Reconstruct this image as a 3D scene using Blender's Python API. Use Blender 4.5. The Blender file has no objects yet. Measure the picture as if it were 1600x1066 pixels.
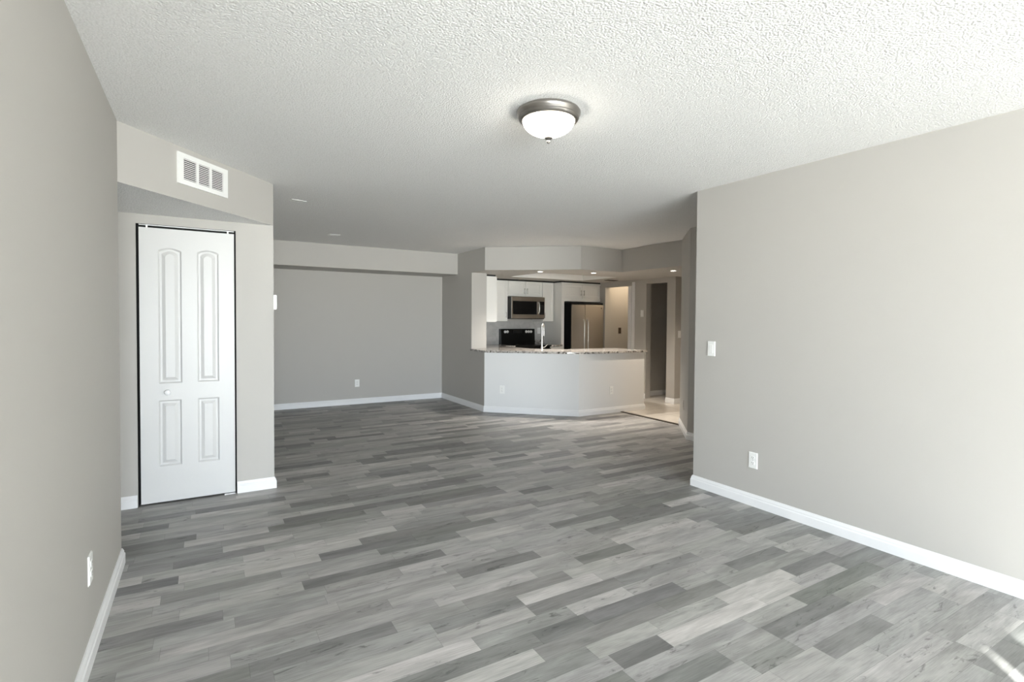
import bpy, bmesh, math, random
from mathutils import Vector, Matrix
C = bpy.context.scene.collection
PI = math.pi
random.seed(4)

# ------------------------------------------------------------------ camera
FPX = 818.33; CX, CY = 806.8, 519.16; CAMH = 1.372
yaw, pit, roll = (math.radians(a) for a in (30.892, 1.36, .404))
Fw = Vector((math.sin(yaw)*math.cos(pit), math.cos(yaw)*math.cos(pit), -math.sin(pit)))
Rt = Vector((math.cos(yaw), -math.sin(yaw), 0)); Up = Rt.cross(Fw)
R2 = Rt*math.cos(roll) + Up*math.sin(roll); U2 = Up*math.cos(roll) - Rt*math.sin(roll)
cd = bpy.data.cameras.new('camera'); cam = bpy.data.objects.new('camera', cd); C.objects.link(cam)
cam.matrix_world = Matrix(((R2.x, U2.x, -Fw.x, 0), (R2.y, U2.y, -Fw.y, 0), (R2.z, U2.z, -Fw.z, CAMH), (0, 0, 0, 1)))
cd.sensor_fit = 'HORIZONTAL'; cd.sensor_width = 36; cd.lens = FPX/1600*36
cd.shift_x = (800-CX)/1600; cd.shift_y = (CY-533)/1600; cd.clip_start = .01
sc = bpy.context.scene; sc.camera = cam

# ------------------------------------------------------------------ light and exposure
sc.view_settings.view_transform = 'Standard'; sc.view_settings.look = 'None'
sc.view_settings.gamma = 1; sc.view_settings.use_curve_mapping = False
sc.view_settings.exposure = 0.10
SKY = 46.0; SUN = 56.0; DOME = 20.0; CAN = 140.0
w = bpy.data.worlds.new('sky'); sc.world = w; w.use_nodes = True
wt = w.node_tree; g_ = wt.nodes.new('ShaderNodeTexCoord'); s_ = wt.nodes.new('ShaderNodeSeparateXYZ'); r_ = wt.nodes.new('ShaderNodeValToRGB')
wt.links.new(g_.outputs['Generated'], s_.inputs[0]); wt.links.new(s_.outputs[2], r_.inputs[0]); wt.links.new(r_.outputs[0], wt.nodes['Background'].inputs[0])
r_.color_ramp.elements[0].position = 0; r_.color_ramp.elements[0].color = (.98, .98, .98, 1)      # ground below the horizon
r_.color_ramp.elements[1].position = .01; r_.color_ramp.elements[1].color = (.68, .74, .84, 1)      # hazy bright sky
w.node_tree.nodes['Background'].inputs[1].default_value = SKY
sc.cycles.max_bounces = 14; sc.cycles.diffuse_bounces = 10
sl = bpy.data.lights.new('sun', 'SUN'); sl.energy = SUN; sl.angle = math.radians(.2); sl.color = (1, .975, .94)
so = bpy.data.objects.new('sun', sl); C.objects.link(so)
so.rotation_euler = Vector((.90, 1.0, -.3506)).to_track_quat('-Z', 'Y').to_euler()
so.location = (-4, -6, 8)
WY = -5.0                                              # inner face of the window wall behind the camera
WX = -2.53                                            # left edge of the glass whose stiles stripe the sun patch
XFL = -4.1; YLE = -.9                                 # room widens to the left behind the camera
WINS = [(WX-.075, 2.3, .0, 2.12)]
for k, (x0, x1, z0, z1) in enumerate(WINS):
    al = bpy.data.lights.new('window_portal', 'AREA'); al.shape = 'RECTANGLE'; al.size = x1-x0; al.size_y = z1-z0
    al.cycles.is_portal = True
    ao = bpy.data.objects.new('window_portal', al); C.objects.link(ao)
    ao.location = ((x0+x1)/2, WY-.16, (z0+z1)/2); ao.rotation_euler = (PI/2, 0, 0)

# ------------------------------------------------------------------ materials
def new_mat(name):
    m = bpy.data.materials.new(name); m.use_nodes = True
    return m, m.node_tree, m.node_tree.nodes['Principled BSDF']
def N(nt, t, **kw):
    n = nt.nodes.new(t)
    for k, v in kw.items(): setattr(n, k, v)
    return n
def mat(name, col, rough=.5, metal=0, bump=0, bscale=40, var=0, spec=None, coat=0):
    m, nt, b = new_mat(name)
    b.inputs['Base Color'].default_value = (*col, 1); b.inputs['Roughness'].default_value = rough
    b.inputs['Metallic'].default_value = metal
    if spec is not None: b.inputs['Specular IOR Level'].default_value = spec
    if coat: b.inputs['Coat Weight'].default_value = coat
    tc = N(nt, 'ShaderNodeTexCoord'); nz = N(nt, 'ShaderNodeTexNoise'); nz.inputs['Scale'].default_value = bscale
    nz.inputs['Detail'].default_value = 4
    nt.links.new(tc.outputs['Object'], nz.inputs['Vector'])
    if bump:
        bp = N(nt, 'ShaderNodeBump'); bp.inputs['Strength'].default_value = bump; bp.inputs['Distance'].default_value = .002
        nt.links.new(nz.outputs['Fac'], bp.inputs['Height']); nt.links.new(bp.outputs['Normal'], b.inputs['Normal'])
    if var:
        mx = N(nt, 'ShaderNodeMix', data_type='RGBA')
        mx.inputs['A'].default_value = (*[c*(1-var) for c in col], 1); mx.inputs['B'].default_value = (*[min(1, c*(1+var)) for c in col], 1)
        nt.links.new(nz.outputs['Fac'], mx.inputs['Factor']); nt.links.new(mx.outputs['Result'], b.inputs['Base Color'])
    return m
M = {}
M['wall'] = mat('greige_wall_paint', (.478, .460, .432), .62, bump=.12, bscale=220, var=.012)
M['halfwall'] = mat('light_grey_wall_paint', (.76, .76, .755), .6, bump=.12, bscale=220, var=.012)
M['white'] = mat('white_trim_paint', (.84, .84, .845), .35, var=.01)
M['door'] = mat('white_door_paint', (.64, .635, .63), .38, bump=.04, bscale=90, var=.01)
M['soffit'] = mat('smooth_ceiling_paint', (.86, .855, .84), .7, bump=.06, bscale=150)
M['plastic'] = mat('white_plastic', (.86, .86, .84), .3, var=.005)
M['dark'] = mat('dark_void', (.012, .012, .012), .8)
M['slot'] = mat('dark_slot', (.05, .048, .045), .7)
M['cab'] = mat('white_cabinet', (.80, .795, .77), .35, var=.008)
M['nickel'] = mat('brushed_nickel', (.52, .50, .47), .28, 1, bump=.05, bscale=300)
M['chrome'] = mat('chrome', (.70, .69, .67), .34, 1)
M['pewter'] = mat('dark_brushed_nickel', (.33, .31, .29), .3, 1, bump=.05, bscale=300)
M['steel'] = mat('brushed_steel', (.60, .56, .51), .3, 1, bump=.03, bscale=200, var=.05)
M['blackgloss'] = mat('black_glass', (.008, .008, .008), .18, spec=.3)
M['black'] = mat('black_enamel', (.012, .012, .012), .4, spec=.3)
M['strip'] = mat('dark_threshold', (.045, .032, .022), .5)
M['alu'] = mat('window_aluminium', (.75, .75, .74), .4)
M['concrete'] = mat('added_slab_concrete', (.38, .37, .36), .9, bump=.3, bscale=60, var=.06)
M['slat'] = mat('grille_slat', (.80, .79, .77), .45)
M['brown'] = mat('brown_plastic', (.06, .04, .025), .4)
M['led'] = mat('grey_knob', (.75, .74, .72), .3)

def popcorn():
    m, nt, b = new_mat('popcorn_ceiling')
    b.inputs['Roughness'].default_value = .9; b.inputs['Specular IOR Level'].default_value = .2
    tc = N(nt, 'ShaderNodeTexCoord')
    v = N(nt, 'ShaderNodeTexVoronoi'); v.inputs['Scale'].default_value = 110
    n = N(nt, 'ShaderNodeTexNoise'); n.inputs['Scale'].default_value = 75; n.inputs['Detail'].default_value = 5; n.inputs['Roughness'].default_value = .65
    nt.links.new(tc.outputs['Object'], v.inputs['Vector']); nt.links.new(tc.outputs['Object'], n.inputs['Vector'])
    a = N(nt, 'ShaderNodeMath', operation='SUBTRACT'); nt.links.new(n.outputs['Fac'], a.inputs[0]); nt.links.new(v.outputs['Distance'], a.inputs[1])
    bp = N(nt, 'ShaderNodeBump'); bp.inputs['Strength'].default_value = .8; bp.inputs['Distance'].default_value = .0042
    nt.links.new(a.outputs[0], bp.inputs['Height']); nt.links.new(bp.outputs['Normal'], b.inputs['Normal'])
    cr = N(nt, 'ShaderNodeMapRange'); cr.inputs['From Min'].default_value = -.4; cr.inputs['From Max'].default_value = .6
    cr.inputs['To Min'].default_value = .0; cr.inputs['To Max'].default_value = 1
    nt.links.new(a.outputs[0], cr.inputs['Value'])
    mx = N(nt, 'ShaderNodeMix', data_type='RGBA'); mx.inputs['A'].default_value = (.80, .795, .785, 1); mx.inputs['B'].default_value = (.92, .915, .91, 1)
    nt.links.new(cr.outputs[0], mx.inputs['Factor']); nt.links.new(mx.outputs['Result'], b.inputs['Base Color'])
    return m
M['ceil'] = popcorn()

def planks():
    m, nt, b = new_mat('grey_plank_floor')
    L = nt.links.new
    def mth(op, a, c=None, clamp=False):
        n = N(nt, 'ShaderNodeMath', operation=op, use_clamp=clamp)
        for i, q in enumerate((a, c)):
            if q is None: continue
            if isinstance(q, (int, float)): n.inputs[i].default_value = q
            else: L(q, n.inputs[i])
        return n.outputs[0]
    def wn(x, y=0., z=0.):
        cb = N(nt, 'ShaderNodeCombineXYZ')
        for i, q in enumerate((x, y, z)):
            if isinstance(q, (int, float)): cb.inputs[i].default_value = q
            else: L(q, cb.inputs[i])
        n = N(nt, 'ShaderNodeTexWhiteNoise', noise_dimensions='3D'); L(cb.outputs[0], n.inputs['Vector'])
        return n.outputs['Value'], n.outputs['Color']
    tc = N(nt, 'ShaderNodeTexCoord'); sp = N(nt, 'ShaderNodeSeparateXYZ'); L(tc.outputs['Object'], sp.inputs[0])
    X, Y = sp.outputs[0], sp.outputs[1]
    W = .0975
    yr = mth('DIVIDE', mth('ADD', Y, 20.03), W); row = mth('FLOOR', yr); fy = mth('FRACT', yr)
    r1, _ = wn(row, 3.); r2, _ = wn(row, 9.)
    ln = mth('ADD', mth('MULTIPLY', r2, .35), .82)
    u = mth('ADD', mth('DIVIDE', mth('ADD', X, 20.), ln), mth('MULTIPLY', r1, 7.)); cell = mth('FLOOR', u); t = mth('FRACT', u)
    s, _ = wn(row, cell, 5.); s = mth('ADD', mth('MULTIPLY', s, .44), .28)
    gt = mth('GREATER_THAN', t, s)
    idx = mth('ADD', mth('MULTIPLY', cell, 2.), gt)
    tone, rc = wn(row, idx, 1.); knot, _ = wn(row, idx, 2.)
    # grain coordinates: long along X, shifted per plank
    cb = N(nt, 'ShaderNodeCombineXYZ'); L(mth('ADD', X, mth('MULTIPLY', tone, 40.)), cb.inputs[0]); L(mth('ADD', Y, mth('MULTIPLY', knot, 23.)), cb.inputs[1])
    def noise(sx, sy, det, rough=.6, dist=0.):
        mp = N(nt, 'ShaderNodeMapping'); mp.inputs['Scale'].default_value = (sx, sy, 1); L(cb.outputs[0], mp.inputs['Vector'])
        n = N(nt, 'ShaderNodeTexNoise'); n.inputs['Scale'].default_value = 1; n.inputs['Detail'].default_value = det
        n.inputs['Roughness'].default_value = rough; n.inputs['Distortion'].default_value = dist
        L(mp.outputs[0], n.inputs['Vector']); return n.outputs['Fac']
    cloud = noise(3.2, 16, 3, .55, .6); fine = noise(9, 190, 4, .6, .3); blot = noise(7, 26, 5, .62, 1.4)
    # tone -> value
    rp = N(nt, 'ShaderNodeValToRGB'); e = rp.color_ramp.elements; e[0].position = 0; e[1].position = 1
    cols = [(0, (.172, .167, .159)), (.16, (.218, .211, .202)), (.45, (.315, .306, .292)), (.85, (.368, .357, .339)), (1, (.455, .440, .414))]
    e[0].color = (*cols[0][1], 1); e[1].color = (*cols[-1][1], 1)
    for p, c in cols[1:-1]:
        q = e.new(p); q.color = (*c, 1)
    L(tone, rp.inputs[0])
    hv = N(nt, 'ShaderNodeMix', data_type='RGBA'); hv.inputs['Factor'].default_value = .015
    L(rp.outputs[0], hv.inputs['A']); L(rc, hv.inputs['B'])
    hs = N(nt, 'ShaderNodeHueSaturation'); hs.inputs['Saturation'].default_value = .55; L(hv.outputs['Result'], hs.inputs['Color'])
    f = mth('ADD', mth('MULTIPLY', mth('SUBTRACT', cloud, .5), 1.15), 1.)
    f = mth('ADD', f, mth('MULTIPLY', mth('SUBTRACT', fine, .5), .75))
    # knots: dark ragged patches on some planks
    kn = mth('MULTIPLY', mth('MULTIPLY', mth('SUBTRACT', blot, .585), 9., True), mth('GREATER_THAN', knot, .5))
    kn = mth('MULTIPLY', kn, .5)
    f = mth('MULTIPLY', f, mth('SUBTRACT', 1., kn))
    # seams
    d1 = mth('MINIMUM', fy, mth('SUBTRACT', 1., fy)); d1 = mth('MULTIPLY', d1, W)
    d2 = mth('MULTIPLY', mth('ABSOLUTE', mth('SUBTRACT', t, s)), ln); d3 = mth('MULTIPLY', mth('MINIMUM', t, mth('SUBTRACT', 1., t)), ln)
    d = mth('MINIMUM', d1, mth('MINIMUM', d2, d3))
    seam = mth('SUBTRACT', 1., mth('MULTIPLY', mth('LESS_THAN', d, .0009), .28))
    f = mth('MULTIPLY', f, seam)
    mu = N(nt, 'ShaderNodeVectorMath', operation='SCALE'); L(hs.outputs[0], mu.inputs[0]); L(f, mu.inputs['Scale'])
    L(mu.outputs[0], b.inputs['Base Color'])
    b.inputs['Specular IOR Level'].default_value = .32
    L(mth('ADD', mth('MULTIPLY', cloud, .14), .36), b.inputs['Roughness'])
    bp = N(nt, 'ShaderNodeBump'); bp.inputs['Strength'].default_value = .12; bp.inputs['Distance'].default_value = .001
    L(mth('MULTIPLY', fine, seam), bp.inputs['Height']); L(bp.outputs['Normal'], b.inputs['Normal'])
    return m
M['planks'] = planks()

def brick_mat(name, c1, c2, mortar, bw, bh, ms, rough, rot=(0, 0, 0), veins=0):
    m, nt, b = new_mat(name)
    tc = N(nt, 'ShaderNodeTexCoord'); mp = N(nt, 'ShaderNodeMapping'); mp.inputs['Rotation'].default_value = rot
    br = N(nt, 'ShaderNodeTexBrick'); br.offset = .5 if veins else 0
    br.inputs['Color1'].default_value = (*c1, 1); br.inputs['Color2'].default_value = (*c2, 1); br.inputs['Mortar'].default_value = (*mortar, 1)
    br.inputs['Scale'].default_value = 1; br.inputs['Brick Width'].default_value = bw; br.inputs['Row Height'].default_value = bh; br.inputs['Mortar Size'].default_value = ms
    nt.links.new(tc.outputs['Object'], mp.inputs[0]); nt.links.new(mp.outputs[0], br.inputs['Vector'])
    nz = N(nt, 'ShaderNodeTexNoise'); nz.inputs['Scale'].default_value = 9; nz.inputs['Detail'].default_value = 5; nz.inputs['Distortion'].default_value = 1.2
    nt.links.new(tc.outputs['Object'], nz.inputs['Vector'])
    mx = N(nt, 'ShaderNodeMix', data_type='RGBA', blend_type='MULTIPLY'); mx.inputs['Factor'].default_value = .35 if veins else .15
    nt.links.new(br.outputs['Color'], mx.inputs['A']); nt.links.new(nz.outputs['Fac'], mx.inputs['B']); nt.links.new(mx.outputs['Result'], b.inputs['Base Color'])
    b.inputs['Roughness'].default_value = rough
    return m
M['tile'] = brick_mat('cream_floor_tile', (.72, .67, .60), (.76, .71, .64), (.5, .46, .4), .45, .45, .004, .22)
M['splash'] = brick_mat('grey_marble_tile', (.62, .61, .59), (.56, .55, .53), (.55, .54, .52), .30, .075, .0015, .2, (PI/2, 0, 0), 1)

def granite():
    m, nt, b = new_mat('speckled_granite')
    tc = N(nt, 'ShaderNodeTexCoord')
    n = N(nt, 'ShaderNodeTexNoise'); n.inputs['Scale'].default_value = 26; n.inputs['Detail'].default_value = 6; n.inputs['Roughness'].default_value = .72
    nt.links.new(tc.outputs['Object'], n.inputs['Vector'])
    rp = N(nt, 'ShaderNodeValToRGB'); e = rp.color_ramp.elements
    e[0].position = .38; e[0].color = (.05, .045, .04, 1); e[1].position = .66; e[1].color = (.66, .63, .59, 1)
    q = e.new(.46); q.color = (.24, .22, .20, 1); q = e.new(.54); q.color = (.50, .47, .44, 1)
    nt.links.new(n.outputs['Fac'], rp.inputs[0]); nt.links.new(rp.outputs[0], b.inputs['Base Color'])
    b.inputs['Roughness'].default_value = .12
    return m
M['granite'] = granite()
def emis(name, col, s):
    m, nt, b = new_mat(name); b.inputs['Base Color'].default_value = (*col, 1)
    b.inputs['Emission Color'].default_value = (*col, 1); b.inputs['Emission Strength'].default_value = s
    return m
M['glow'] = emis('lit_frosted_glass', (1, .93, .80), DOME)
M['can'] = emis('lit_downlight_lens', (1, .92, .82), 14)
m, nt, b = new_mat('window_glass'); M['glass'] = m
tr = N(nt, 'ShaderNodeBsdfTransparent'); gl = N(nt, 'ShaderNodeBsdfGlossy'); gl.inputs['Roughness'].default_value = .02; mxs = N(nt, 'ShaderNodeMixShader')
mxs.inputs[0].default_value = .06; tr.inputs[0].default_value = (.93, .95, .94, 1)
nt.links.new(tr.outputs[0], mxs.inputs[1]); nt.links.new(gl.outputs[0], mxs.inputs[2]); nt.links.new(mxs.outputs[0], nt.nodes['Material Output'].inputs[0])

# ------------------------------------------------------------------ helpers
def link(name, bm, mats, parent=None, smooth=False, loc=None, rz=0, bevel=0):
    bmesh.ops.recalc_face_normals(bm, faces=bm.faces)
    if bevel: bmesh.ops.bevel(bm, geom=[e for e in bm.edges if e.calc_face_angle(0) > .5], offset=bevel, segments=2, affect='EDGES', profile=.6)
    me = bpy.data.meshes.new(name); bm.to_mesh(me); bm.free()
    for q in (mats if isinstance(mats, (list, tuple)) else [mats]): me.materials.append(M[q])
    if smooth:
        for p in me.polygons: p.use_smooth = True
        try: me.set_sharp_from_angle(angle=math.radians(38))
        except Exception: pass
    o = bpy.data.objects.new(name, me); C.objects.link(o)
    if parent: o.parent = parent
    if loc: o.location = loc
    if rz: o.rotation_euler = (0, 0, rz)
    return o
def struct(name, bm, mats, **k):
    o = link(name, bm, mats, **k)
    if not o.parent: o['kind'] = 'structure'
    return o
def thing(name, label, cat, loc=(0, 0, 0), rz=0, group=None):
    o = bpy.data.objects.new(name, None); C.objects.link(o); o.location = loc; o.rotation_euler = (0, 0, rz)
    o.empty_display_size = .1
    o['label'] = label; o['category'] = cat
    if group: o['group'] = group
    return o
def tag(o, label, cat, group=None):
    o['label'] = label; o['category'] = cat
    if group: o['group'] = group
    return o
def BM(): return bmesh.new()
def box(bm, x0, x1, y0, y1, z0, z1, mi=0):
    vs = [bm.verts.new((x, y, z)) for x in (x0, x1) for y in (y0, y1) for z in (z0, z1)]
    for f in ((0, 1, 3, 2), (4, 6, 7, 5), (0, 4, 5, 1), (2, 3, 7, 6), (0, 2, 6, 4), (1, 5, 7, 3)):
        q = bm.faces.new([vs[i] for i in f]); q.material_index = mi
    return bm
def bx(*a): return box(BM(), *a)
def fill(bm, outer, holes, fn, mi=0):
    """flat polygon with holes; returns loops of verts"""
    loops = []; es = []
    for lp in [outer]+list(holes):
        vs = [bm.verts.new(fn(*p)) for p in lp]; loops.append(vs)
        for i in range(len(vs)): es.append(bm.edges.new((vs[i], vs[(i+1) % len(vs)])))
    r = bmesh.ops.triangle_fill(bm, edges=es, use_beauty=True, use_dissolve=False)
    for g in r['geom']:
        if isinstance(g, bmesh.types.BMFace): g.material_index = mi
    return loops
def slab(bm, outer, holes, f0, f1, mi=0, mi0=None, hole_side=None):
    a = fill(bm, outer, holes, f0, mi if mi0 is None else mi0); b_ = fill(bm, outer, holes, f1, mi)
    for k, (p, q) in enumerate(zip(a, b_)):
        for i in range(len(p)):
            j = (i+1) % len(p); f = bm.faces.new((p[i], p[j], q[j], q[i])); f.material_index = mi if (k == 0 or hole_side is None) else hole_side
    return bm
def zslab(pts, z0, z1, holes=(), **k): return slab(BM(), pts, holes, lambda x, y: (x, y, z0), lambda x, y: (x, y, z1), **k)
def yslab(pts, y0, y1, holes=(), **k): return slab(BM(), pts, holes, lambda x, z: (x, y0, z), lambda x, z: (x, y1, z), **k)
def xslab(pts, x0, x1, holes=(), **k): return slab(BM(), pts, holes, lambda y, z: (x0, y, z), lambda y, z: (x1, y, z), **k)
def rect(a0, a1, b0, b1): return [(a0, b0), (a1, b0), (a1, b1), (a0, b1)]
def tube(bm, pts, r, n=12, caps=True, mi=0):
    pts = [Vector(p) for p in pts]; rings = []
    for i, p in enumerate(pts):
        d = (pts[min(i+1, len(pts)-1)]-pts[max(i-1, 0)]).normalized()
        a = d.cross(Vector((0, 0, 1)));
        if a.length < .1: a = d.cross(Vector((1, 0, 0)))
        a.normalize(); c = d.cross(a)
        rr = r[i] if isinstance(r, (list, tuple)) else r
        rings.append([bm.verts.new(p+(a*math.cos(2*PI*k/n)+c*math.sin(2*PI*k/n))*rr) for k in range(n)])
    if len(rings) > 1:
        # keep rings aligned
        for a_, b_ in zip(rings, rings[1:]):
            off = min(range(n), key=lambda o_: sum((a_[k].co-b_[(k+o_) % n].co).length for k in range(0, n, 3)))
            b_[:] = b_[off:]+b_[:off]
            for k in range(n):
                f = bm.faces.new((a_[k], a_[(k+1) % n], b_[(k+1) % n], b_[k])); f.material_index = mi
    if caps:
        bm.faces.new(rings[0]).material_index = mi; bm.faces.new(rings[-1]).material_index = mi
    return bm
def lathe(prof, n=48, axis='Z', bm=None):
    bm = bm or BM(); rings = []
    for r, z in prof:
        if r < 1e-6: rings.append([bm.verts.new((0, 0, z) if axis == 'Z' else (0, z, 0))])
        else: rings.append([bm.verts.new((r*math.cos(2*PI*k/n), r*math.sin(2*PI*k/n), z) if axis == 'Z' else (r*math.cos(2*PI*k/n), z, r*math.sin(2*PI*k/n))) for k in range(n)])
    for a, c in zip(rings, rings[1:]):
        for k in range(n):
            p = [a[k % len(a)], a[(k+1) % len(a)], c[(k+1) % len(c)], c[k % len(c)]]
            u = []
            for v in p:
                if v not in u: u.append(v)
            if len(u) > 2: bm.faces.new(u)
    return bm
def baseboard(name, path, h=.088, t=.016):
    """skirting swept along the path, room on the right-hand side"""
    prof = [(0, 0), (t, 0), (t, h*.62), (t*.72, h*.70), (t*.72, h*.80), (t*.35, h*.95), (t*.3, h), (0, h)]
    P = [Vector(p) for p in path]; bm = BM(); rings = []
    for i, p in enumerate(P):
        ns = []
        for a, c in ((i-1, i), (i, i+1)):
            if a >= 0 and c < len(P):
                d = (P[c]-P[a]).normalized(); ns.append(Vector((d.y, -d.x)))
        n = ns[0] if len(ns) == 1 else (ns[0]+ns[1])/(1+ns[0].dot(ns[1]))
        rings.append([bm.verts.new((p.x+n.x*q, p.y+n.y*q, z)) for q, z in prof])
    k = len(prof)
    for a, c in zip(rings, rings[1:]):
        for j in range(k): bm.faces.new((a[j], a[(j+1) % k], c[(j+1) % k], c[j]))
    bm.faces.new(rings[0]); bm.faces.new(rings[-1])
    return struct(name, bm, 'white')

# ------------------------------------------------------------------ room shell
H = 2.44; ZS = 2.11; ZK = 2.10
xl, yl = -.396, 3.586; xr, yr = 3.503, 2.965
xd, yb, yp = 3.579, 8.51, 6.899; yc, xc = 4.611, .487
qx, qy = 4.583, 5.919; XR = 6.66; YH = 6.05
B_, A_ = (4.806, 4.158), (5.414, 4.818)
fl = [(-1.45, YLE+.12), (XFL-.12, YLE+.12), (XFL-.12, WY-.15), (3.65, WY-.15), (3.65, 2.85), (4.95, 2.85), (4.95, 4.20), (5.39, 4.72), (5.39, 5.96), (4.64, 5.96), (3.70, 6.98), (3.70, yb+.12), (-1.45, yb+.12)]
struct('floor', zslab(fl, -.1, 0), 'planks')
tl = [(5.39, 4.72), (9.1, 4.72), (9.1, yb+.12), (3.70, yb+.12), (3.70, 6.98), (4.64, 5.96), (5.39, 5.96)]
struct('floor', zslab(tl, -.1, 0), 'tile')
struct('trim_1', bx(5.355, 5.407, 4.775, 5.90, 0, .009), 'strip', bevel=.003)
struct('ceiling', zslab([(-1.45, YLE+.12), (XFL-.12, YLE+.12), (XFL-.12, WY-.0), (9.1, WY-.0), (9.1, yb+.12), (-1.45, yb+.12)], H, H+.1), 'ceil')
struct('wall_left', bx(xl-.12, xl, YLE, yl, 0, H), 'wall')
struct('wall_left', bx(XFL, xl-.12, YLE, YLE+.12, 0, H), 'wall')
struct('wall_left', bx(XFL-.12, XFL, WY, YLE+.12, 0, H), 'wall')
struct('wall_left', bx(-1.45, xl-.12, yl-.12, yl, 0, H), 'wall')
struct('wall_left', bx(-1.45, -1.33, yl, 5.6, 0, H), 'wall')
DX0, DX1, DZ = -.409, .221, 2.043
struct('wall_closet', yslab(rect(-1.33, xc, 0, H), yc, yc+.12, [rect(DX0, DX1, -.0+.0001, DZ)]) if False else
       yslab([(-1.33, 0), (DX0, 0), (DX0, DZ), (DX1, DZ), (DX1, 0), (xc, 0), (xc, H), (-1.33, H)], yc, yc+.12), 'wall')
struct('wall_closet', bx(xc-.12, xc, yc+.12, yb, 0, H), 'wall')
struct('wall_closet', bx(-1.33, xc-.12, 5.5, 5.6, 0, H), 'dark')  # closet back coloured near black in place of its interior shade
o = struct('wall_soffit', zslab([(xl-.0, yl), (xc, yc), (-1.33, yc), (-1.33, yl)], ZS, H, mi=0, mi0=1), ['wall', 'ceil'])
struct('wall_back', bx(xc-.12, 9.1, yb, yb+.12, 0, H), 'wall')
struct('wall_soffit', bx(xc, xd, 7.866, yb, ZS-.005, H), 'wall')
struct('wall_dining', xslab([(yp, 0), (yb, 0), (yb, H), (yp, H), (yp, ZK), (7.34, ZK), (7.34, .885), (yp, .885)], xd, 3.84), 'wall')
struct('wall_peninsula', zslab([(xd+.001, yp), (qx, qy), (5.85, qy), (5.85, qy+.12), (qx+.05, qy+.12), (xd+.20, yp-.03)], 0, .885), 'halfwall')
# dropped kitchen ceiling with a raised tray and the grey fascia round it
sof = [(xd+.262, yb), (xd+.262, yp), (xd, yp), (4.654, 5.989), (5.431, 5.989), (5.414, 4.818), (9.0, 4.818), (9.0, YH), (XR, YH), (XR, yb)]
tray = [(4.47, 6.74), (6.01, 6.74), (6.01, 7.67), (4.47, 7.67)]
bm = BM()
lo = fill(bm, sof, [tray], lambda x, y: (x, y, ZK), 0)
up = [bm.verts.new((x, y, H-.002)) for x, y in sof]; tp = [bm.verts.new((x, y, 2.36)) for x, y in tray]
for i in range(len(sof)):
    j = (i+1) % len(sof); bm.faces.new((lo[0][i], lo[0][j], up[j], up[i]))
for i in range(4):
    j = (i+1) % 4; bm.faces.new((lo[1][i], lo[1][j], tp[j], tp[i])).material_index = 1
bm.faces.new(tp).material_index = 1
me = bpy.data.meshes.new('ceiling_kitchen'); bm.to_mesh(me); bm.free(); me.materials.append(M['wall']); me.materials.append(M['soffit'])
o = bpy.data.objects.new('ceiling_kitchen', me); C.objects.link(o); o['kind'] = 'structure'
struct('wall_right', bx(xr, xr+.12, WY, yr, 0, H), 'wall')
struct('wall_recess', zslab([(xr+.12, yr), (B_[0], yr), B_, A_, (9.0, A_[1]), (9.0, A_[1]-.12), (A_[0]+.06, A_[1]-.12), (B_[0]+.12, B_[1]-.05), (B_[0]+.12, yr-.12), (xr+.12, yr-.12)], 0, H), 'wall')
LY0, LY1, LZ = 7.06, 7.80, 2.005
OY0, OY1, OZ = 6.23, 6.71, 2.02
struct('wall_kitchen_right', xslab([(YH, 0), (OY0, 0), (OY0, OZ), (OY1, OZ), (OY1, 0), (LY0, 0), (LY0, LZ), (LY1, LZ), (LY1, 0), (yb, 0), (yb, H-.003), (YH, H-.003)], XR, XR+.12), 'wall')
struct('wall_hall', bx(XR+.12, 9.0, YH, YH+.12, 0, H-.003), 'wall')
struct('wall_hall', bx(9.0, 9.1, 4.7, yb, 0, H), 'wall')
# room behind the dark opening and the laundry nook
struct('wall_corridor', bx(XR+.12, 9.0, 7.17, 7.17+.0-.12+.24, 0, H-.003) if False else bx(XR+.12, 9.0, 6.93, 7.05, 0, H-.003), 'wall')
struct('wall_laundry', bx(XR+.12, 7.62, 7.92, 8.04, 0, H-.003), 'wall')
struct('wall_laundry', bx(7.5, 7.62, 7.05, 7.92, 0, H-.003), 'wall')
# window wall behind the camera
pw = [(XFL-.12, 0)]
for a, c, e, f in WINS: pw += [(a, 0), (a, f), (c, f), (c, 0)]
bmw = yslab(pw+[(xr+.12, 0), (xr+.12, H+.2), (XFL-.12, H+.2)], WY-.15, WY)
struct('wall_near', bmw, 'wall')
def slider(name, x0, x1, z1, stiles):
    y = WY-.08; bm = BM()
    box(bm, x0, x1, y-.03, y+.03, z1-.03, z1); box(bm, x0, x1, y-.03, y+.03, 0, .05)
    for a, c in [(x0, x0+.035)]+stiles+[(x1-.035, x1)]: box(bm, a, c, y-.03, y+.03, .05, z1-.03)
    f = struct(name, bm, 'alu')
    xs = [x0+.035]+[q for s in stiles for q in s]+[x1-.035]
    for a, c in zip(xs[::2], xs[1::2]): struct('glass_pane', bx(a, c, y-.003, y+.003, .05, z1-.03), 'glass', parent=f)
slider('window_1', WINS[0][0], WINS[0][1], 2.12, [(WX+.077, WX+.23), (.3, .36)])
struct('ceiling_sky_blocker', bx(-4.5, 4.5, -6.6, WY-.15, 2.6, 2.75), 'concrete')  # added unseen slab that blocks high sky light from the window
struct('floor_bounce_slab', bx(-4.5, 4.5, -6.6, WY-.15, -.12, -.03), 'concrete')  # added unseen slab that bounces daylight in from below

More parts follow.
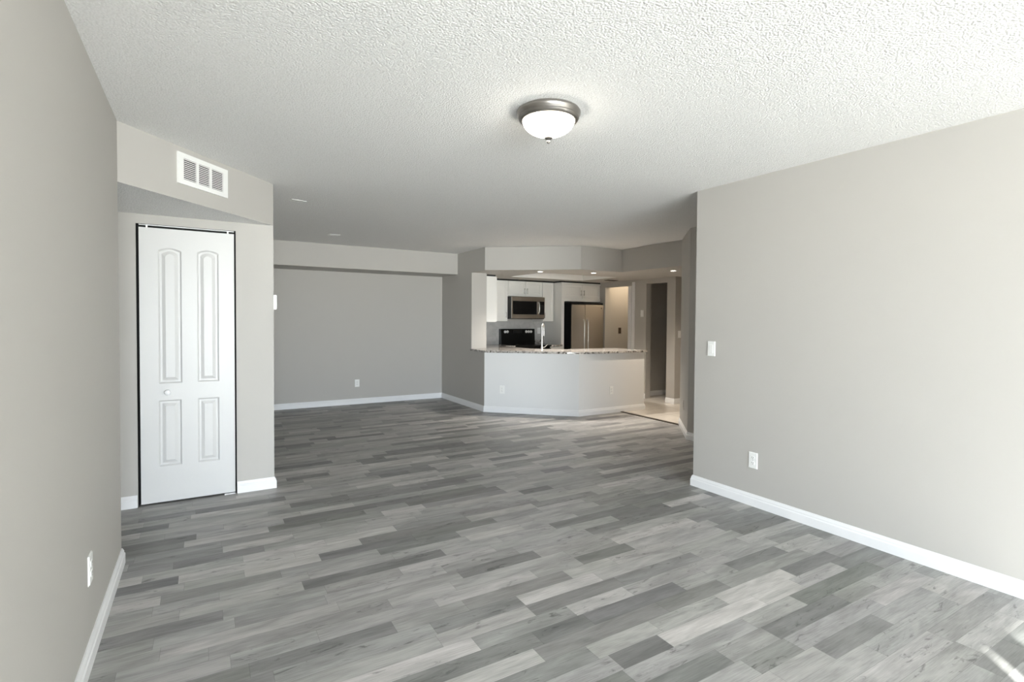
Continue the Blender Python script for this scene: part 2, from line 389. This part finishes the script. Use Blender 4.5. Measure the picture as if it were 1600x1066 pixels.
# skirting
baseboard('baseboard_left', [(XFL, YLE), (xl, YLE), (xl, yl), (-1.33, yl)])
baseboard('baseboard_closet', [(-1.33, yc), (DX0-.004, yc)])
baseboard('baseboard_dining', [(DX1+.001, yc), (xc, yc), (xc, yb), (xd, yb), (xd, yp), (qx, qy), (5.85, qy), (5.85, qy+.12)])
baseboard('baseboard_right', [(9.0, A_[1]), A_, B_, (B_[0], yr), (xr, yr), (xr, WY)])
baseboard('baseboard_hall', [(XR, OY0), (XR, YH), (9.0, YH)])
baseboard('baseboard_kitchen', [(XR, 6.98), (XR, OY1)])
baseboard('baseboard_corridor', [(XR+.12, 6.93), (9.0, 6.93)])

# ------------------------------------------------------------------ closet door: four moulded panels, arched uppers
def panel_outline(x0, x1, z0, z1, arch, i, n=10):
    a, c = x0+i, x1-i; pts = [(a, z0+i), (c, z0+i)]
    if arch:
        top = z1-arch-i
        for k in range(n+1):
            t = k/n; x = c+(a-c)*t
            pts.append((x, top+arch*math.sin(PI*t)**.8 if 0 < t < 1 else top))
    else: pts += [(c, z1-i), (a, z1-i)]
    return pts
dx0, dx1, dz0, dz1 = -.392, .209, .012, 2.018; fy0 = yc+.004
d = bpy.data.objects.new('door_1', None); C.objects.link(d); d.location = ((dx0+dx1)/2, yc, 0); d['kind'] = 'structure'
d['label'] = 'white moulded closet door with arched upper panels and black gaps round it'; d['category'] = 'door'
bm = BM(); cxx = (dx0+dx1)/2
pan = [(-.279, -.135, .885, 1.88, .022), (-.037, .104, .885, 1.88, .022), (-.282, -.140, .275, .762, 0), (-.037, .104, .275, .762, 0)]
f_ = lambda x, z, y=fy0: (x-cxx, y-yc, z)
outs = [panel_outline(*p, 0) for p in pan]
lp = fill(bm, rect(dx0, dx1, dz0, dz1), outs, f_)
for p, l0 in zip(pan, lp[1:]):
    prev = l0
    for inset, dep in ((.010, .010), (.022, .010), (.044, .001)):
        cur = [bm.verts.new(f_(x, z, fy0+dep)) for x, z in panel_outline(*p, inset)]
        for i in range(len(cur)):
            j = (i+1) % len(cur); bm.faces.new((prev[i], prev[j], cur[j], cur[i]))
        prev = cur
    bm.faces.new(prev)
bk = [bm.verts.new(f_(x, z, fy0+.034)) for x, z in rect(dx0, dx1, dz0, dz1)]
for i in range(4):
    j = (i+1) % 4; bm.faces.new((lp[0][i], lp[0][j], bk[j], bk[i]))
bm.faces.new(bk)
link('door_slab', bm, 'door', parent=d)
kb = lathe([(0, -.034), (.010, -.034), (.0175, -.030), (.020, -.022), (.017, -.014), (.009, -.009), (.009, 0), (.013, .004)], 24, 'Y')
link('door_knob', kb, 'white', parent=d, smooth=True, loc=(-.226-cxx, 0, .821))
for x in (-.345, .168): link('top_pivot', bx(x-.005-cxx, x+.005-cxx, .010, .025, 2.018, 2.043), 'chrome', parent=d)
link('top_track', bx(dx0-cxx, dx1-cxx, .006, .03, 2.034, 2.043), 'white', parent=d)
link('floor_bracket', bx(.135-cxx, .209-cxx, -.006, .03, 0, .006), 'white', parent=d)
struct('gap_shade_lining', yslab([(DX0+.0005, .0), (DX0+.0005, DZ-.0005), (DX1-.0005, DZ-.0005), (DX1-.0005, 0), (DX1-.003, 0), (DX1-.003, DZ-.003), (DX0+.003, DZ-.003), (DX0+.003, 0)], yc+.003, yc+.119), 'dark')  # black lining of the opening, paints the shade in the door gaps
struct('gap_shade_sheet', bx(DX0+.004, DX1-.004, yc+.06, yc+.07, .0, DZ-.004), 'dark')  # black sheet behind the door, stands in for closet shade

# ------------------------------------------------------------------ wall plates
def plate_base(w, h, t=.006):
    bm = bx(-w/2, w/2, -t, 0, -h/2, h/2)
    bmesh.ops.bevel(bm, geom=[e for e in bm.edges if all(v.co.y < -t/2 for v in e.verts)], offset=.003, segments=2, affect='EDGES')
    return bm
def outlet(loc, rz, label, group='duplex wall outlets', plate='plastic'):
    t = thing('wall_outlet', label, 'outlet', loc, rz, group)
    link('cover_plate', plate_base(.072, .118), plate, parent=t)
    for s in (-1, 1):
        bm = lathe([(0, -.0085), (.0155, -.0085), (.017, -.0072), (.017, -.005)], 24, 'Y')
        for v in bm.verts: v.co.z = max(-.0125, min(.0125, v.co.z))+s*.0195
        q = link('socket', bm, plate, parent=t)
        sb = BM()
        for dx in (-.0065, .0065): box(sb, dx-.0012, dx+.0012, -.0088, -.0080, s*.0195-.001, s*.0195+.008)
        box(sb, -.0022, .0022, -.0088, -.0080, s*.0195-.0095, s*.0195-.0055)
        link('slots', sb, 'slot', parent=q)
    link('screw', lathe([(0, -.0075), (.003, -.007), (.003, -.005)], 12, 'Y'), 'nickel', parent=t)
    return t
def switch(loc, rz, label, w=.072, rockers=1, style='rocker'):
    t = thing('light_switch', label, 'switch', loc, rz, 'wall switches')
    link('cover_plate', plate_base(w, .118), 'plastic', parent=t)
    for k in range(rockers):
        x = (k-(rockers-1)/2)*.046
        bm = BM(); vs = [(-.0165, -.0055, -.033), (.0165, -.0055, -.033), (.0165, -.0105, -.031), (-.0165, -.0105, -.031),
                         (-.0165, -.0055, .033), (.0165, -.0055, .033), (.0165, -.0068, .032), (-.0165, -.0068, .032)]
        v = [bm.verts.new((a+x, b_, c)) for a, b_, c in vs]
        for f in ((0, 1, 2, 3), (4, 7, 6, 5), (3, 2, 6, 7), (0, 4, 5, 1), (0, 3, 7, 4), (1, 5, 6, 2)): bm.faces.new([v[i] for i in f])
        link('rocker', bm, 'plastic', parent=t)
        for z in (-.048, .048): link('screw', lathe([(0, -.0075), (.003, -.007), (.003, -.005)], 12, 'Y', ), 'plastic', parent=t, loc=(x, 0, z))
    return t
RW = -PI/2; LW = PI/2                                   # facing -X, facing +X
switch((xr, 2.80, 1.151), RW, 'white rocker light switch on the near right wall close to its corner')
outlet((xr, 2.413, .340), RW, 'white duplex outlet low on the near right wall below the switch')
outlet((xl, 2.65, .365), LW, 'white duplex outlet low on the near left wall above the skirting')
outlet((2.118, yb, .335), 0, 'small white outlet low on the shaded dining wall')
ang = math.atan2(qy-yp, qx-xd)
outlet((3.776, yp+(3.776-xd)*(qy-yp)/(qx-xd), .341), ang, 'white outlet on the angled half wall, left under the granite counter')
outlet((5.187, qy, .336), 0, 'white outlet on the straight half wall, right under the granite counter')
switch((XR, 6.806, 1.498), RW, 'white switch between the laundry doorway and the dark opening')
switch((6.765, YH, 1.150), 0, 'white switch on the brownish hall wall beyond the dark opening')
outlet((5.595, yb-.009, 1.163), 0, 'white outlet on the marble backsplash right of the range')
outlet((7.144, 7.92, 1.168), 0, 'dark brown dryer outlet on the tan laundry wall', plate='brown', group=None)
a2 = math.atan2(A_[1]-B_[1], A_[0]-B_[0])
outlet((5.112, 4.158+(5.112-4.806)*(A_[1]-B_[1])/(A_[0]-B_[0]), .332), a2+PI, 'grey painted outlet on the narrow angled wall right of the tile', plate='wall')
t = thing('thermostat', 'white thermostat on the dark side of the closet wall edge', 'thermostat', (xc, 4.68, 1.50), LW)
link('body', plate_base(.09, .115, .026), 'plastic', parent=t); link('display', bx(-.028, .028, -.0268, -.0255, .0, .035), 'slot', parent=t)

# ------------------------------------------------------------------ return grille on the diagonal soffit
dv = Vector((xc-xl, yc-yl)); gang = math.atan2(dv.y, dv.x)
g = thing('return_air_grille', 'white three-bay return air grille on the slanted soffit above the closet door', 'vent', (.007, 4.053, 2.306), gang)
GW, GH = .432, .194
cols_ = [(-.172, -.066), (-.048, .048), (.066, .172)]
link('frame', slab(BM(), rect(-GW/2, GW/2, -GH/2, GH/2), [rect(a, c, -.066, .066) for a, c in cols_], lambda x, z: (x, -.010, z), lambda x, z: (x, 0, z)), 'plastic', parent=g)
link('backing', bx(-.18, .18, -.0012, -.0004, -.068, .068), 'dark', parent=g)
for a, c in cols_:
    bm = BM()
    for k in range(11):
        z = -.060+k*.012
        v = [bm.verts.new(p) for p in ((a, -.0095, z+.0030), (c, -.0095, z+.0030), (c, -.0020, z+.0034), (a, -.0020, z+.0034),
                                       (a, -.0095, z-.0030), (c, -.0095, z-.0030), (c, -.0020, z+.0020), (a, -.0020, z+.0020))]
        for f in ((0, 1, 2, 3), (4, 7, 6, 5), (0, 4, 5, 1), (2, 6, 7, 3), (0, 3, 7, 4), (1, 5, 6, 2)): bm.faces.new([v[i] for i in f])
    link('louvre', bm, 'slat', parent=g)

# ------------------------------------------------------------------ ceiling fittings
l = thing('ceiling_light', 'flush brushed nickel ceiling light with lit frosted glass bowl', 'ceiling light', (1.52, 2.235, H))
link('rim', lathe([(0, 0), (.150, 0), (.158, -.004), (.163, -.012), (.163, -.020), (.156, -.030), (.153, -.036), (.155, -.041), (.150, -.050), (.141, -.056), (.134, -.056), (.134, -.02), (0, -.02)], 72), 'pewter', parent=l, smooth=True)
pr = [(.133*math.cos(a), -.050-.080*math.sin(a)) for a in [k*PI/2/14 for k in range(15)]]; pr[-1] = (0, pr[-1][1])
link('glass_bowl', lathe(pr, 64), 'glow', parent=l, smooth=True)
link('finial', lathe([(0, -.132), (.021, -.1325), (.022, -.140), (.014, -.147), (.008, -.151), (.010, -.158), (.006, -.166), (0, -.168)], 24), 'pewter', parent=l, smooth=True)
for k, (x, y, lab) in enumerate([(4.36, 6.60, 'lit recessed downlight above the left half of the granite counter'),
                                 (5.15, 6.31, 'lit recessed downlight above the right half of the granite counter'),
                                 (5.86, 5.37, 'lit recessed downlight over the tiled hall floor')]):
    t = thing('recessed_downlight', lab, 'ceiling light', (x, y, ZK), 0, 'recessed kitchen downlights')
    link('trim_ring', lathe([(.036, 0), (.050, 0), (.050, -.004), (.040, -.005), (.036, -.002), (.036, 0)], 32), 'plastic', parent=t, smooth=True)
    link('lens', lathe([(0, -.0025), (.037, -.0025), (.037, -.0005), (0, -.0005)], 32), 'can', parent=t)
    sp = bpy.data.lights.new('downlight_beam', 'SPOT'); sp.energy = CAN if k < 2 else CAN*.6; sp.spot_size = math.radians(125); sp.spot_blend = .9; sp.shadow_soft_size = .035; sp.color = (1, .93, .84) if k < 2 else (1, .85, .68)
    s_ = bpy.data.objects.new('downlight_beam', sp); C.objects.link(s_); s_.parent = t; s_.location = (0, 0, -.012)
for k, (x, y, lab, a) in enumerate([(.746, 5.142, 'small white slotted ceiling vent nearer the closet', .2), (1.443, 6.962, 'small slotted ceiling vent nearer the dining soffit', .1)]):
    t = thing('ceiling_vent', lab, 'vent', (x, y, H), a, 'small ceiling vents')
    link('frame', slab(BM(), rect(-.065, .065, -.045, .045), [rect(-.055, .055, -.004, .012)], lambda p, q: (p, q, -.004), lambda p, q: (p, q, -.0004)), 'plastic', parent=t)
    link('slot', bx(-.056, .056, -.006, .014, -.0018, -.0006), 'slot', parent=t)
t = thing('ceiling_register', 'dark slim register in the dropped kitchen ceiling near the laundry doorway', 'vent', (6.355, 7.285, ZK))
bm = bx(-.12, .12, -.06, .06, -.006, -.0005); link('frame', bm, 'slot', parent=t)
bm = BM()
for k in range(5): box(bm, -.10, .10, -.045+k*.02, -.037+k*.02, -.010, -.006)
link('louvre', bm, 'brown', parent=t)

# ------------------------------------------------------------------ kitchen cabinets
def door_leaf(parent, x0, x1, z0, z1, y, side=-1, name='door', fr=.05, hx=None, hz=None, horiz=False, hl=.10):
    """shaker leaf facing -Y (front face at y)"""
    bm = BM()
    lp = fill(bm, rect(x0, x1, z0, z1), [rect(x0+fr, x1-fr, z0+fr, z1-fr)], lambda a, c: (a, y, c))
    inn = [bm.verts.new((a, y+.006, c)) for a, c in rect(x0+fr+.002, x1-fr-.002, z0+fr+.002, z1-fr-.002)]
    for i in range(4):
        j = (i+1) % 4; bm.faces.new((lp[1][i], lp[1][j], inn[j], inn[i]))
    bm.faces.new(inn)
    bk = [bm.verts.new((a, y+.018, c)) for a, c in rect(x0, x1, z0, z1)]
    for i in range(4):
        j = (i+1) % 4; bm.faces.new((lp[0][i], lp[0][j], bk[j], bk[i]))
    bm.faces.new(bk)
    o = link(name, bm, 'cab', parent=parent)
    if hx is not None:
        hb = BM()
        if horiz: tube(hb, [(hx-hl/2, y-.028, hz), (hx+hl/2, y-.028, hz)], .0055); [tube(hb, [(hx+s*hl*.36, y, hz), (hx+s*hl*.36, y-.028, hz)], .004) for s in (-1, 1)]
        else: tube(hb, [(hx, y-.028, hz-hl/2), (hx, y-.028, hz+hl/2)], .0055); [tube(hb, [(hx, y, hz+s*hl*.36), (hx, y-.028, hz+s*hl*.36)], .004) for s in (-1, 1)]
        link('handle', hb, 'nickel', parent=o, smooth=True)
    return o
def wall_cab(label, x0, x1, y0, y1, z0, z1, doors, loc=None):
    t = thing('wall_cabinet', label, 'cabinet', ((x0+x1)/2, y1, z0), 0, 'white wall cabinets'); ox, oy, oz = t.location
    link('body', bx(x0-ox, x1-ox, y0+.019-oy, y1-oy, 0, z1-oz), 'cab', parent=t)
    link('gap_shade_strip', bx(x0-ox, x1-ox, y0+.004-oy, y1-oy, z1-oz+.0005, ZK-oz-.0005), 'dark', parent=t)  # dark strip painting the shade of the gap under the soffit
    for (a, c, e, f, hx, hz) in doors:
        door_leaf(t, a-ox, c-ox, e-oz, f-oz, y0-oy, hx=None if hx is None else hx-ox, hz=None if hz is None else hz-oz)
    return t
YB = yb-.002
TC = 2.074
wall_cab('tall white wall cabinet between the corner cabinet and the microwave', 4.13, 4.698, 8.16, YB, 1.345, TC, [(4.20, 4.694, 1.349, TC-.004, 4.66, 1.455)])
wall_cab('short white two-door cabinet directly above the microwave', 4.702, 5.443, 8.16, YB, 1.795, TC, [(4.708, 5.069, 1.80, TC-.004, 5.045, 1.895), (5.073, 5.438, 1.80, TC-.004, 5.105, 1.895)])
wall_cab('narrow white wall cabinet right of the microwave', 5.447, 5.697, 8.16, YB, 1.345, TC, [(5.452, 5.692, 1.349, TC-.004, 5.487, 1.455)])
t = thing('wall_cabinet', 'white corner wall cabinet seen end-on beside the bright opening edge', 'cabinet', (3.842, 7.83, 1.333), 0, 'white wall cabinets')
link('body', bx(0, .262, -.31, .315, 0, TC-1.333), 'cab', parent=t)
link('gap_shade_strip', bx(.002, .262, -.30, .315, TC-1.3325, ZK-1.3335), 'dark', parent=t)  # dark strip for the shaded gap above the corner cabinet
bm = bx(.263, .281, -.307, .312, .004, TC-1.337); link('door', bm, 'cab', parent=t)
hb = BM(); tube(hb, [(.308, .25, .05), (.308, .25, .15)], .0055); tube(hb, [(.281, .25, .06), (.308, .25, .06)], .004); tube(hb, [(.281, .25, .14), (.308, .25, .14)], .004); link('handle', hb, 'nickel', parent=t.children[-1], smooth=True)
t = thing('refrigerator_cabinet', 'white two-door cabinet bridging over the steel refrigerator, with tall side panel', 'cabinet', (5.72, YB, 0))
link('side_panel', bx(0, .06, 7.93-YB, 0, 0, TC), 'cab', parent=t)
link('body', bx(.061, .938, 7.972-YB, 0, 1.725, TC), 'cab', parent=t)
link('valance', bx(.061, .938, 7.950-YB, 7.971-YB, 1.725, 1.785), 'cab', parent=t)
door_leaf(t, .066, .494, 1.79, TC-.035, 7.950-YB, hx=.462, hz=1.89, fr=.045)
door_leaf(t, .498, .930, 1.79, TC-.035, 7.950-YB, hx=.527, hz=1.89, fr=.045)
link('gap_shade_strip', bx(.001, .938, 7.95-YB, 0, TC+.0005, ZK-.0005), 'dark', parent=t)  # dark strip in place of gap shade above this cabinet
link('crown', bx(.061, .938, 7.945-YB, 7.971-YB, TC-.030, TC), 'cab', parent=t)
# base cabinets under the worktops
def base_cab(label, x0, x1, y0, y1, rz=0, n=1):
    t = thing('base_cabinet', label, 'cabinet', ((x0+x1)/2, y1, 0), 0, 'white base cabinets'); w2 = (x1-x0)/2
    link('body', bx(-w2, w2, y0+.019-y1, 0, .10, .884), 'cab', parent=t)
    link('plinth', bx(-w2, w2, y0+.07-y1, 0, 0, .10), 'cab', parent=t)
    for k in range(n):
        a, c = -w2+k*2*w2/n+.003, -w2+(k+1)*2*w2/n-.003
        door_leaf(t, a, c, .11, .70, y0-y1, hx=c-.03, hz=.60, fr=min(.05, (c-a)*.2)); door_leaf(t, a, c, .71, .875, y0-y1, name='drawer', hx=(a+c)/2, hz=.79, horiz=True, fr=min(.035, (c-a)*.2), hl=.09)
    return t
base_cab('narrow white base cabinet right of the range', 5.452, 5.715, 7.90, YB)
base_cab('white base cabinets left of the range', 3.845, 4.688, 7.93, YB, n=2)
t = thing('peninsula_cabinet', 'white base cabinets behind the half wall under the granite', 'cabinet', (0, 0, 0))
link('body', zslab([(3.845, 6.95), (4.63, 6.12), (5.84, 6.12-.06), (5.84, 6.60), (4.82, 6.60), (4.44, 6.98), (4.44, 7.885), (3.845, 7.885)], .10, .884), 'cab', parent=t)
link('plinth', zslab([(3.86, 6.97), (4.64, 6.14), (5.83, 6.08), (5.83, 6.53), (4.80, 6.53), (4.38, 6.95), (4.38, 7.88), (3.86, 7.88)], 0, .10), 'cab', parent=t)

# worktop: one continuous slab with a softly rounded bar edge
ov = .045; edge = []
dn = Vector((qx-xd, qy-yp)).normalized(); nn = Vector((dn.y, -dn.x))
p0 = Vector((xd, yp))+nn*ov; p1 = Vector((qx, qy))+nn*ov
cpt = Vector((qx+.02, qy-ov)); a0 = cpt-dn*.42; a1 = cpt+Vector((.42, 0))
edge = [(xd-.03, 7.338), (xd-.03, yp+.005), (p0.x+.01, p0.y-.02)]
for k in range(13):
    t_ = k/12; q = a0*(1-t_)**2+cpt*2*t_*(1-t_)+a1*t_**2; edge.append((q.x, q.y))
edge += [(5.86, qy-ov), (5.885, qy-ov+.02), (5.885, 6.63), (4.83, 6.63), (4.47, 6.99), (4.47, 7.87), (4.692, 7.87), (4.692, YB), (3.842, YB), (3.842, 7.338)]
o = link('worktop', zslab(edge, .886, .916), 'granite', bevel=.004)
tag(o, 'speckled grey granite worktop with rounded bar edge on the half wall', 'counter')
o = link('worktop', bx(5.445, 5.717, 7.87, YB, .886, .916), 'granite', bevel=.004)
tag(o, 'short granite worktop piece between range and refrigerator panel', 'counter')
bm = bx(5.445, 5.715, YB-.011-.018, YB-.011, .9165, .99); o = link('granite_upstand', bm, 'granite'); tag(o, 'low granite upstand at the back of the short worktop', 'upstand')
struct('trim_4', bx(3.845, 5.716, YB-.009, YB+.001, .917, 1.343), 'splash')

# faucet
t = thing('kitchen_faucet', 'tall chrome gooseneck faucet standing on the granite counter', 'faucet', (4.405, 6.605, .916))
link('base', lathe([(0, 0), (.027, 0), (.027, .006), (.021, .012), (.0175, .05), (0, .05)], 32), 'chrome', parent=t, smooth=True)
fd = Vector((.75, .66, 0)).normalized()
pts = [Vector((0, 0, .04+k*.05)) for k in range(6)]; R_ = .052
pts += [fd*(R_-R_*math.cos(a))+Vector((0, 0, .34-.0+R_*math.sin(a))) for a in [k*PI/10 for k in range(11)]]
pts += [fd*(2*R_)+Vector((0, 0, .31))]
link('spout', tube(BM(), pts, .0115, 16), 'chrome', parent=t, smooth=True)
link('spray_head', tube(BM(), [fd*(2*R_)+Vector((0, 0, z)) for z in (.31, .29, .24, .21)], [.0125, .0155, .0165, .0145], 16), 'chrome', parent=t, smooth=True)
sd = Vector((-.66, .75, 0)).normalized()*-1
link('lever', tube(BM(), [Vector((0, 0, .035))+sd*.015, Vector((0, 0, .05))+sd*.05, Vector((0, 0, .085))+sd*.085], [.007, .006, .005], 10), 'chrome', parent=t, smooth=True)

# ------------------------------------------------------------------ microwave
t = thing('microwave_oven', 'stainless over-the-range microwave with black glass door', 'microwave', (5.052, YB, 1.385))
X0, X1 = -.351, .351; yf = 8.02-YB
link('body', bx(X0+.002, X1-.002, yf+.0165, 0, 0, .398), 'black', parent=t)
fo = slab(BM(), rect(X0, X1, .012, .40), [rect(X0+.022, .182, .083, .322)], lambda x, z: (x, yf, z), lambda x, z: (x, yf+.016, z))
dr = link('door', fo, 'steel', parent=t)
link('window', bx(X0+.022, .182, yf+.004, yf+.0155, .083, .322), 'blackgloss', parent=dr)
cp = link('control_panel', bx(.235, X1-.006, yf-.002, yf-.0002, .083, .322), 'blackgloss', parent=t)
bm = BM()
for i in range(6):
    for j in range(3): box(bm, .250+j*.033, .270+j*.033, yf-.0028, yf-.0021, .10+i*.028, .112+i*.028)
link('button', bm, 'slot', parent=cp)['kind'] = 'stuff'
hp = [(.212, yf-.004, .105), (.212, yf-.030, .125), (.212, yf-.038, .16), (.212, yf-.040, .205), (.212, yf-.038, .25), (.212, yf-.030, .285), (.212, yf-.004, .305)]
link('handle', tube(BM(), hp, .010, 14), 'chrome', parent=dr, smooth=True)
link('vent_strip', bx(X0+.02, X1-.02, yf+.003, yf+.0155, .0, .0115), 'black', parent=t)

# range
t = thing('range_stove', 'black electric range with raised control panel and silver-ringed knobs', 'stove', (5.072, YB-.012, 0))
X0, X1 = -.368, .368
link('body', bx(X0, X1, -.60, 0, .02, .895), 'black', parent=t)
ct = link('cooktop', bx(X0, X1, -.655, -.105, .896, .918), 'blackgloss', parent=t, bevel=.004)
for (x, y, r) in ((-.19, -.5, .10), (.19, -.5, .085), (-.19, -.24, .085), (.19, -.24, .10)):
    link('burner_ring', lathe([(r-.003, .9183), (r, .9183), (r, .9187), (r-.003, .9187), (r-.003, .9183)], 40), 'slot', parent=ct, loc=(x, y, 0))
bm = xslab([(-.104, .896), (-.085, 1.20), (0, 1.20), (0, .896)], X0, X1); bp_ = link('back_panel', bm, 'blackgloss', parent=t, bevel=.004)
for x in (-.285, -.235, .175, .228, .280):
    kx = link('knob', lathe([(0, -.024), (.015, -.024), (.018, -.018), (.018, -.003), (.026, 0)], 24, 'Y'), 'led', parent=t, smooth=True, loc=(x, -.092, 1.148))
link('display', bx(-.11, .08, -.096, -.092, 1.12, 1.175), 'black', parent=t)
od = link('oven_door', bx(X0+.005, X1-.005, -.645, -.602, .22, .86), 'blackgloss', parent=t)
hb = BM(); tube(hb, [(-.30, -.69, .80), (.30, -.69, .80)], .012); [tube(hb, [(s*.28, -.64, .80), (s*.28, -.69, .80)], .009) for s in (-1, 1)]
link('handle', hb, 'chrome', parent=od, smooth=True)
link('drawer', bx(X0+.005, X1-.005, -.64, -.602, .05, .21), 'black', parent=t)

# refrigerator
t = thing('refrigerator', 'side-by-side stainless refrigerator with black sides under the white cabinet', 'refrigerator', (6.255, YB, 0))
X0, X1 = -.372, .395; yf = 7.83-YB
link('body', bx(X0+.002, X1-.002, yf+.026, -.01, .03, 1.70), 'black', parent=t)  # black body raised above the doors to supply the shade below the cabinet
for (a, c, hx) in ((X0, -.063, -.108), (-.057, X1, -.022)):
    dd = link('door', bx(a, c, yf, yf+.025, .10, 1.662), 'steel', parent=t, bevel=.008)
    hb = BM(); tube(hb, [(hx, yf-.010, 1.385), (hx, yf-.05, 1.36), (hx, yf-.055, 1.28), (hx, yf-.055, .70), (hx, yf-.05, .62), (hx, yf-.010, .60)], .0125, 12)
    link('handle', hb, 'chrome', parent=dd, smooth=True)
link('emblem', lathe([(0, yf-.002), (.012, yf-.002), (.012, yf-.0002)], 20, 'Y'), 'slot', parent=t, loc=(.335, 0, 1.60))
link('kick_plate', bx(X0+.01, X1-.01, yf+.004, yf+.0255, .02, .098), 'black', parent=t)
for x in (-.35, .345):
    for y in (-.05, yf+.13): link('foot', lathe([(0, 0), (.02, 0), (.02, .03), (0, .03)], 12), 'black', parent=t, loc=(x, y, 0))

# laundry doorway: white casing strip and folded bifold leaf
struct('trim_5', bx(XR-.014, XR-.0005, LY0-.075, LY0-.004, 0, LZ+.06), 'white', bevel=.002)
struct('door_2', bx(XR-.022, XR+.28, LY0+.004, LY0+.034, .012, LZ-.012), 'white')
struct('door_3', bx(XR-.030, XR+.28, LY0+.038, LY0+.074, .012, LZ-.012), 'white')
ll = bpy.data.lights.new('laundry_bulb', 'POINT'); ll.energy = 10; ll.color = (1, .80, .56); ll.shadow_soft_size = .06
lo_ = bpy.data.objects.new('laundry_bulb', ll); C.objects.link(lo_); lo_.location = (7.2, 7.45, 2.25)
